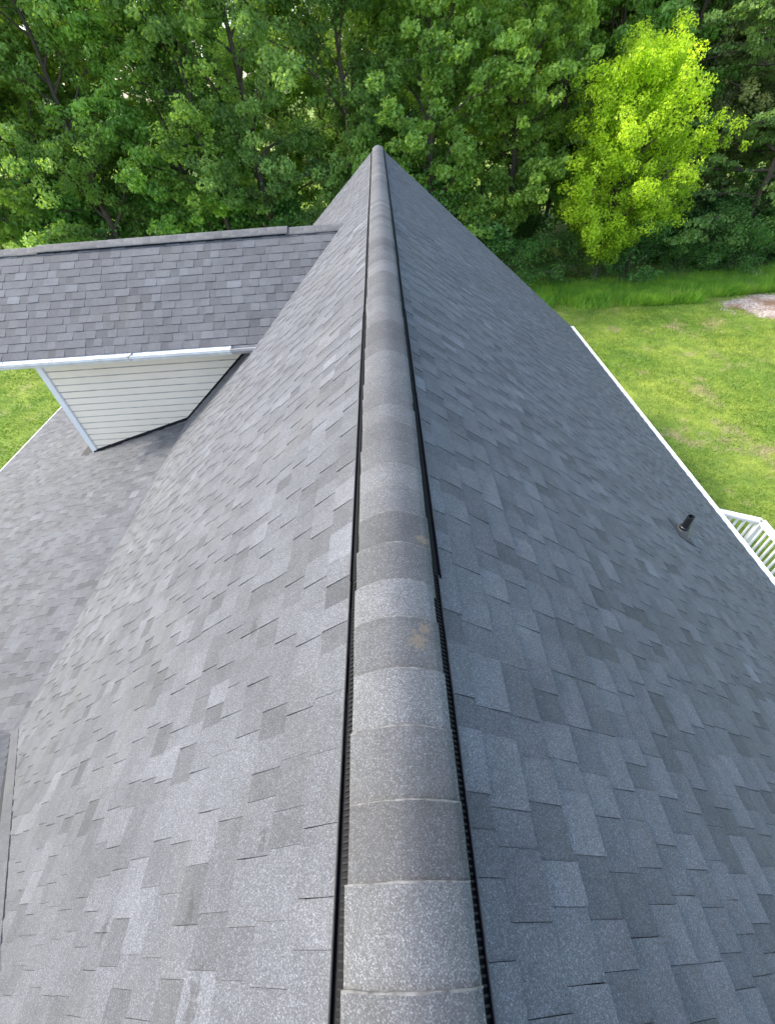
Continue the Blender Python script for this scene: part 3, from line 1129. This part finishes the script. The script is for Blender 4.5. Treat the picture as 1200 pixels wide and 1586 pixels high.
def tree(k, x, y, label, group=None, s=1.0, rz=None, name='broadleaf_tree', cat='tree', tint=1.0, bark=(.085, .070, .055)):
    w, c = KIND[k]
    root = empty(name, (x, y, float(ground_z(x, y))), random.uniform(0, 6.28) if rz is None else rz)
    root.scale = (s, s, s * random.uniform(.95, 1.06))
    tag(root, label, cat, group)
    a = obj('trunk' if cat == 'tree' else 'stems', w, None, root); a.color = (*bark, 1)
    b_ = obj('crown' if cat == 'tree' else 'foliage', c, None, root)
    g_ = GREEN[k]
    v = tint * random.uniform(.9, 1.1)
    b_.color = (g_[0] * v * random.uniform(.93, 1.1), g_[1] * v, g_[2] * v, 1)
    return root


# front row, along the lawn edge (x, y)
LIME = (11.2, 25.0)
tree('lime', *LIME, 'bright yellow-green tree glowing against the dark wood at the lawn edge', s=.90, rz=0.6, name='lime_tree')
tree('gum_a', 2.6, 25.6, 'leafy mid-green tree rising right behind the far tip of the roof ridge', s=1.0, rz=1.0)
tree('gum_b', 6.9, 27.0, 'leafy green tree between the roof ridge tip and the yellow-green tree', s=.98, rz=2.0)
tree('layer', 19.3, 26.6, 'tree with flat layered branches beside the yellow-green tree, above the gravel', s=1.0, rz=.4)
tree('feather', 16.2, 31.0, 'olive-green drooping tree rising behind the yellow-green tree', s=1.05)
tree('oak_b', -1.6, 26.8, 'dark green tree leaning over the far end of the left roof slope', s=1.0, rz=2.6)
fr = 'front row of trees behind the dormer'
for (k, x, y, s, lb) in (('oak_a', -5.4, 25.0, .98, 'full dark-green tree beside the slender dark trunk behind the dormer ridge'),
                         ('oak_b', -12.6, 24.2, 1.02, 'full dark-green tree beside the lighter green leafy tree, above the dormer ridge'),
                         ('gum_b', -16.4, 24.5, .95, 'broad green tree at the end of the front row, beyond the dormer front'),
                         ('oak_a', -20.5, 25.5, 1.0, 'dark-green tree past the end of the front row, over the porch-side lawn')):
    tree(k, x, y, lb, fr, s)
tree('gum_a', -9.2, 25.4, 'lighter green leafy tree among the dark front row behind the dormer', s=.92)
tree('slim_b', -6.9, 23.4, 'slender dark trunk with thin crown standing close behind the dormer ridge', s=.95, rz=2.2, bark=(.05, .04, .035))
# deeper rows
sg = 'slender trees inside the wood'
for i, (k, x, y, s) in enumerate((('slim_a', -13.9, 28.0, 1.0), ('slim_b', -10.8, 29.5, 1.0), ('slim_a', -8.0, 31.0, 1.0), ('slim_b', -2.6, 31.5, 1.0),
                                  ('slim_a', .6, 30.0, 1.05), ('slim_b', 4.5, 32.0, 1.0), ('slim_a', -17.8, 29.5, 1.1), ('slim_a', -5.2, 30.0, .9),
                                  ('slim_b', 10.0, 31.0, 1.0), ('slim_a', -21.5, 31.0, 1.0))):
    tree(k, x, y, 'slender thin-crowned tree standing inside the wood behind the front row', sg, s, bark=(.06, .05, .042))
bgp = 'tall trees at the back of the wood'
for i, (x, y) in enumerate(((-27, 35), (-22.5, 38), (-17, 36.5), (-11.5, 39), (-6.3, 38), (-.5, 37), (5, 37.5), (9.5, 34.5), (13.5, 36),
                            (20.0, 33), (24.5, 30), (18, 40), (15.8, 33.8), (12.0, 31.5), (17.6, 36.4), (21.8, 35.8), (22.8, 40.5), (14.6, 39.5), (28, 41), (33, 38), (20, 46), (26, 46), (10.5, 38.5), (25.5, 37), (29.5, 33.5), (2.2, 42), (8, 42), (13, 43))):
    k = ('oak_a', 'gum_b', 'oak_b', 'gum_a', 'feather')[i % 5]
    tree(k, x, y, 'tall leafy tree in the back of the wood, half hidden by nearer trees', bgp, random.uniform(.95, 1.2), tint=.9)
up_ = 'leafy saplings under the front row'
for i in range(11):
    x = -17 + i * 2.0 + random.uniform(-.5, .5)
    if i in (3, 7): continue
    tree('shrub_a', x, 26.2 + random.uniform(-1.2, 2.2), 'tall leafy sapling filling the space under the trees behind the dormer', up_, random.uniform(1.5, 2.1), name='sapling', cat='sapling', tint=1.35)
# far wood line beyond the field on the left
far = 'far trees beyond the sunny field'
for i in range(16):
    x = -75 + i * 7.5 + random.uniform(-2, 2)
    k = ('gum_a', 'oak_a', 'gum_b', 'oak_b')[i % 4]
    tree(k, x, 88 + random.uniform(-4, 6), 'distant tree of the wood line beyond the sunny field', far, random.uniform(.85, 1.1), tint=1.1)
# shrubs at the foot of the wood
sh = 'dark shrubs along the edge of the wood'
for i in range(22):
    x = -20 + i * 1.95 + random.uniform(-.6, .6)
    if x > 4:
        yv = 24.6 + .06 * (x - 8) + random.uniform(-.2, .9)
    else:
        yv = 23.6 + random.uniform(0, 2.4)
    tree('shrub_a' if i % 2 else 'shrub_b', x, yv, 'low dark-green shrub at the foot of the wood', sh, random.uniform(.75, 1.15), name='shrub', cat='shrub')
for i in range(14):
    tree('shrub_b' if i % 2 else 'shrub_a', random.uniform(5, 24), random.uniform(26.5, 30), 'low dark-green shrub at the foot of the wood', sh, random.uniform(.9, 1.4), name='shrub', cat='shrub', tint=.8)

# ------------------------------------------------------------------ grass
def blades(name, label, n, region, h, w, keep=None, cat='grass', mat=None):
    rg = np.random.default_rng(len(name) * 7 + n)
    x = rg.uniform(region[0], region[1], n); y = rg.uniform(region[2], region[3], n)
    if keep is not None:
        k_ = keep(x, y, rg); x, y = x[k_], y[k_]
    n = len(x)
    z = ground_z(x, y) - 0.01
    a = rg.uniform(0, 6.283, n); hh = h * rg.uniform(.5, 1.4, n); ww = w * rg.uniform(.6, 1.4, n)
    bx, by = rg.normal(0, .45, n) * hh, rg.normal(0, .45, n) * hh
    V = np.empty((n, 3, 3))
    V[:, 0] = np.stack([x - np.cos(a) * ww, y - np.sin(a) * ww, z], 1)
    V[:, 1] = np.stack([x + np.cos(a) * ww, y + np.sin(a) * ww, z], 1)
    V[:, 2] = np.stack([x + bx, y + by, z + hh], 1)
    me = mesh_np(name, V.reshape(-1, 3), np.arange(n * 3).reshape(-1, 3), np.clip(rg.normal(.5, .22, n), 0, 1))
    o = obj(name, me, mat or M_BLADE)
    tag(o, label, cat, kind='stuff')
    return o


def patchy(x, y):
    return np.sin(x * .8 + 1.3 * np.sin(y * .6)) * np.sin(y * .9 + np.sin(x * .5) * 1.5)


blades('lawn_grass', 'short mown lawn grass around the house', 230000, (5.6, 24, 2, 23.4), .07, .013,
       lambda x, y, r: x < 7.5 + y * .75)
blades('lawn_grass', 'short mown lawn grass on the porch side of the house', 110000, (-22, -9.0, 7, 22), .07, .014, mat=M_LUSH)
blades('tall_grass', 'bright unmown grass strip along the foot of the wood', 90000, (4, 25, 21.7, 25.2), .42, .022,
       lambda x, y, r: (y > 22.6 + .35 * np.sin(x * .9) + .3 * np.sin(x * 2.3) + .2 * np.sin(x * 5.1 + 1) + r.normal(0, .45, len(x)) - np.where(x > 12.3, 1.3, 0)) & ~((x > 15.4) & (y < 22.3)), mat=M_TALL)
blades('field_grass', 'rough pale grass of the sunny field beyond the wood', 40000, (-45, 12, 40, 80), .35, .05)

# ------------------------------------------------------------------ gravel patch
def gravel():
    m_ = NT('gravel')
    p = m_.pos()
    v = m_.n('ShaderNodeTexVoronoi'); v.inputs['Scale'].default_value = 14; m_.l(p, v.inputs['Vector'])
    s_ = m_.n('ShaderNodeSeparateColor'); m_.l(v.outputs['Color'], s_.inputs[0])
    c = m_.ramp(s_.outputs[0], [(0, (.26, .20, .16)), (.5, (.42, .34, .30)), (1, (.58, .50, .46))])
    br = m_.maprange(m_.noise(p, .8, 4), .5, .66, 0, .85)
    c = m_.mix(br, c, (.20, .10, .045))
    m_.l(c, m_.b.inputs['Base Color']); m_.b.inputs['Roughness'].default_value = .95
    m_.bump(v.outputs['Distance'], .7, .04)
    return m_.m


M_GRAVEL = gravel()
gw = 30
gv, gf = [], []
cx, cy, rx, ry = 18.9, 20.8, 3.1, 1.5
for j in range(7):
    for i in range(gw):
        a = 2 * math.pi * i / gw
        q = j / 6
        wob = 1 + .14 * math.sin(3 * a + 1) + .08 * math.sin(5 * a) + .05 * math.sin(11 * a)
        x_, y_ = cx + rx * q * wob * math.cos(a), cy + ry * q * wob * math.sin(a)
        gv.append((x_, y_, float(ground_z(x_, y_)) + .10 * (1 - q ** 2) - .012 + .02 * math.sin(9 * x_) * math.cos(8 * y_) * (1 - q) + (.008 if q < .99 else -.03)))
for j in range(6):
    for i in range(gw):
        gf.append((j * gw + i, j * gw + (i + 1) % gw, (j + 1) * gw + (i + 1) % gw, (j + 1) * gw + i)[::-1])
gp = obj('gravel_patch', mesh_py('gravel_patch', gv, gf, True), M_GRAVEL)
tag(gp, kind='structure')
# loose stones on it, and a clod of brown dirt
sv, sf = [], []
rg = np.random.default_rng(3)
octa = np.array([(1, 0, 0), (-1, 0, 0), (0, 1, 0), (0, -1, 0), (0, 0, 1), (0, 0, -1)], float)
of = np.array([(0, 2, 4), (2, 1, 4), (1, 3, 4), (3, 0, 4), (2, 0, 5), (1, 2, 5), (3, 1, 5), (0, 3, 5)])
for i in range(1500):
    a, q = rg.uniform(0, 6.28), math.sqrt(rg.random()) * 1.03
    x_, y_ = cx + rx * q * math.cos(a), cy + ry * q * math.sin(a)
    z_ = float(ground_z(x_, y_)) + .09 * (1 - q * q)
    s_ = rg.uniform(.02, .06)
    sv.append(octa * s_ * rg.uniform(.6, 1.2, (6, 1)) * np.array([1, 1, .6]) + np.array([x_, y_, z_])); sf.append(of + 6 * i)
tag(obj('loose_stones', mesh_np('loose_stones', np.concatenate(sv), np.concatenate(sf)), M_GRAVEL),
    'loose pinkish stones scattered over the gravel patch by the wood', 'gravel', kind='stuff')
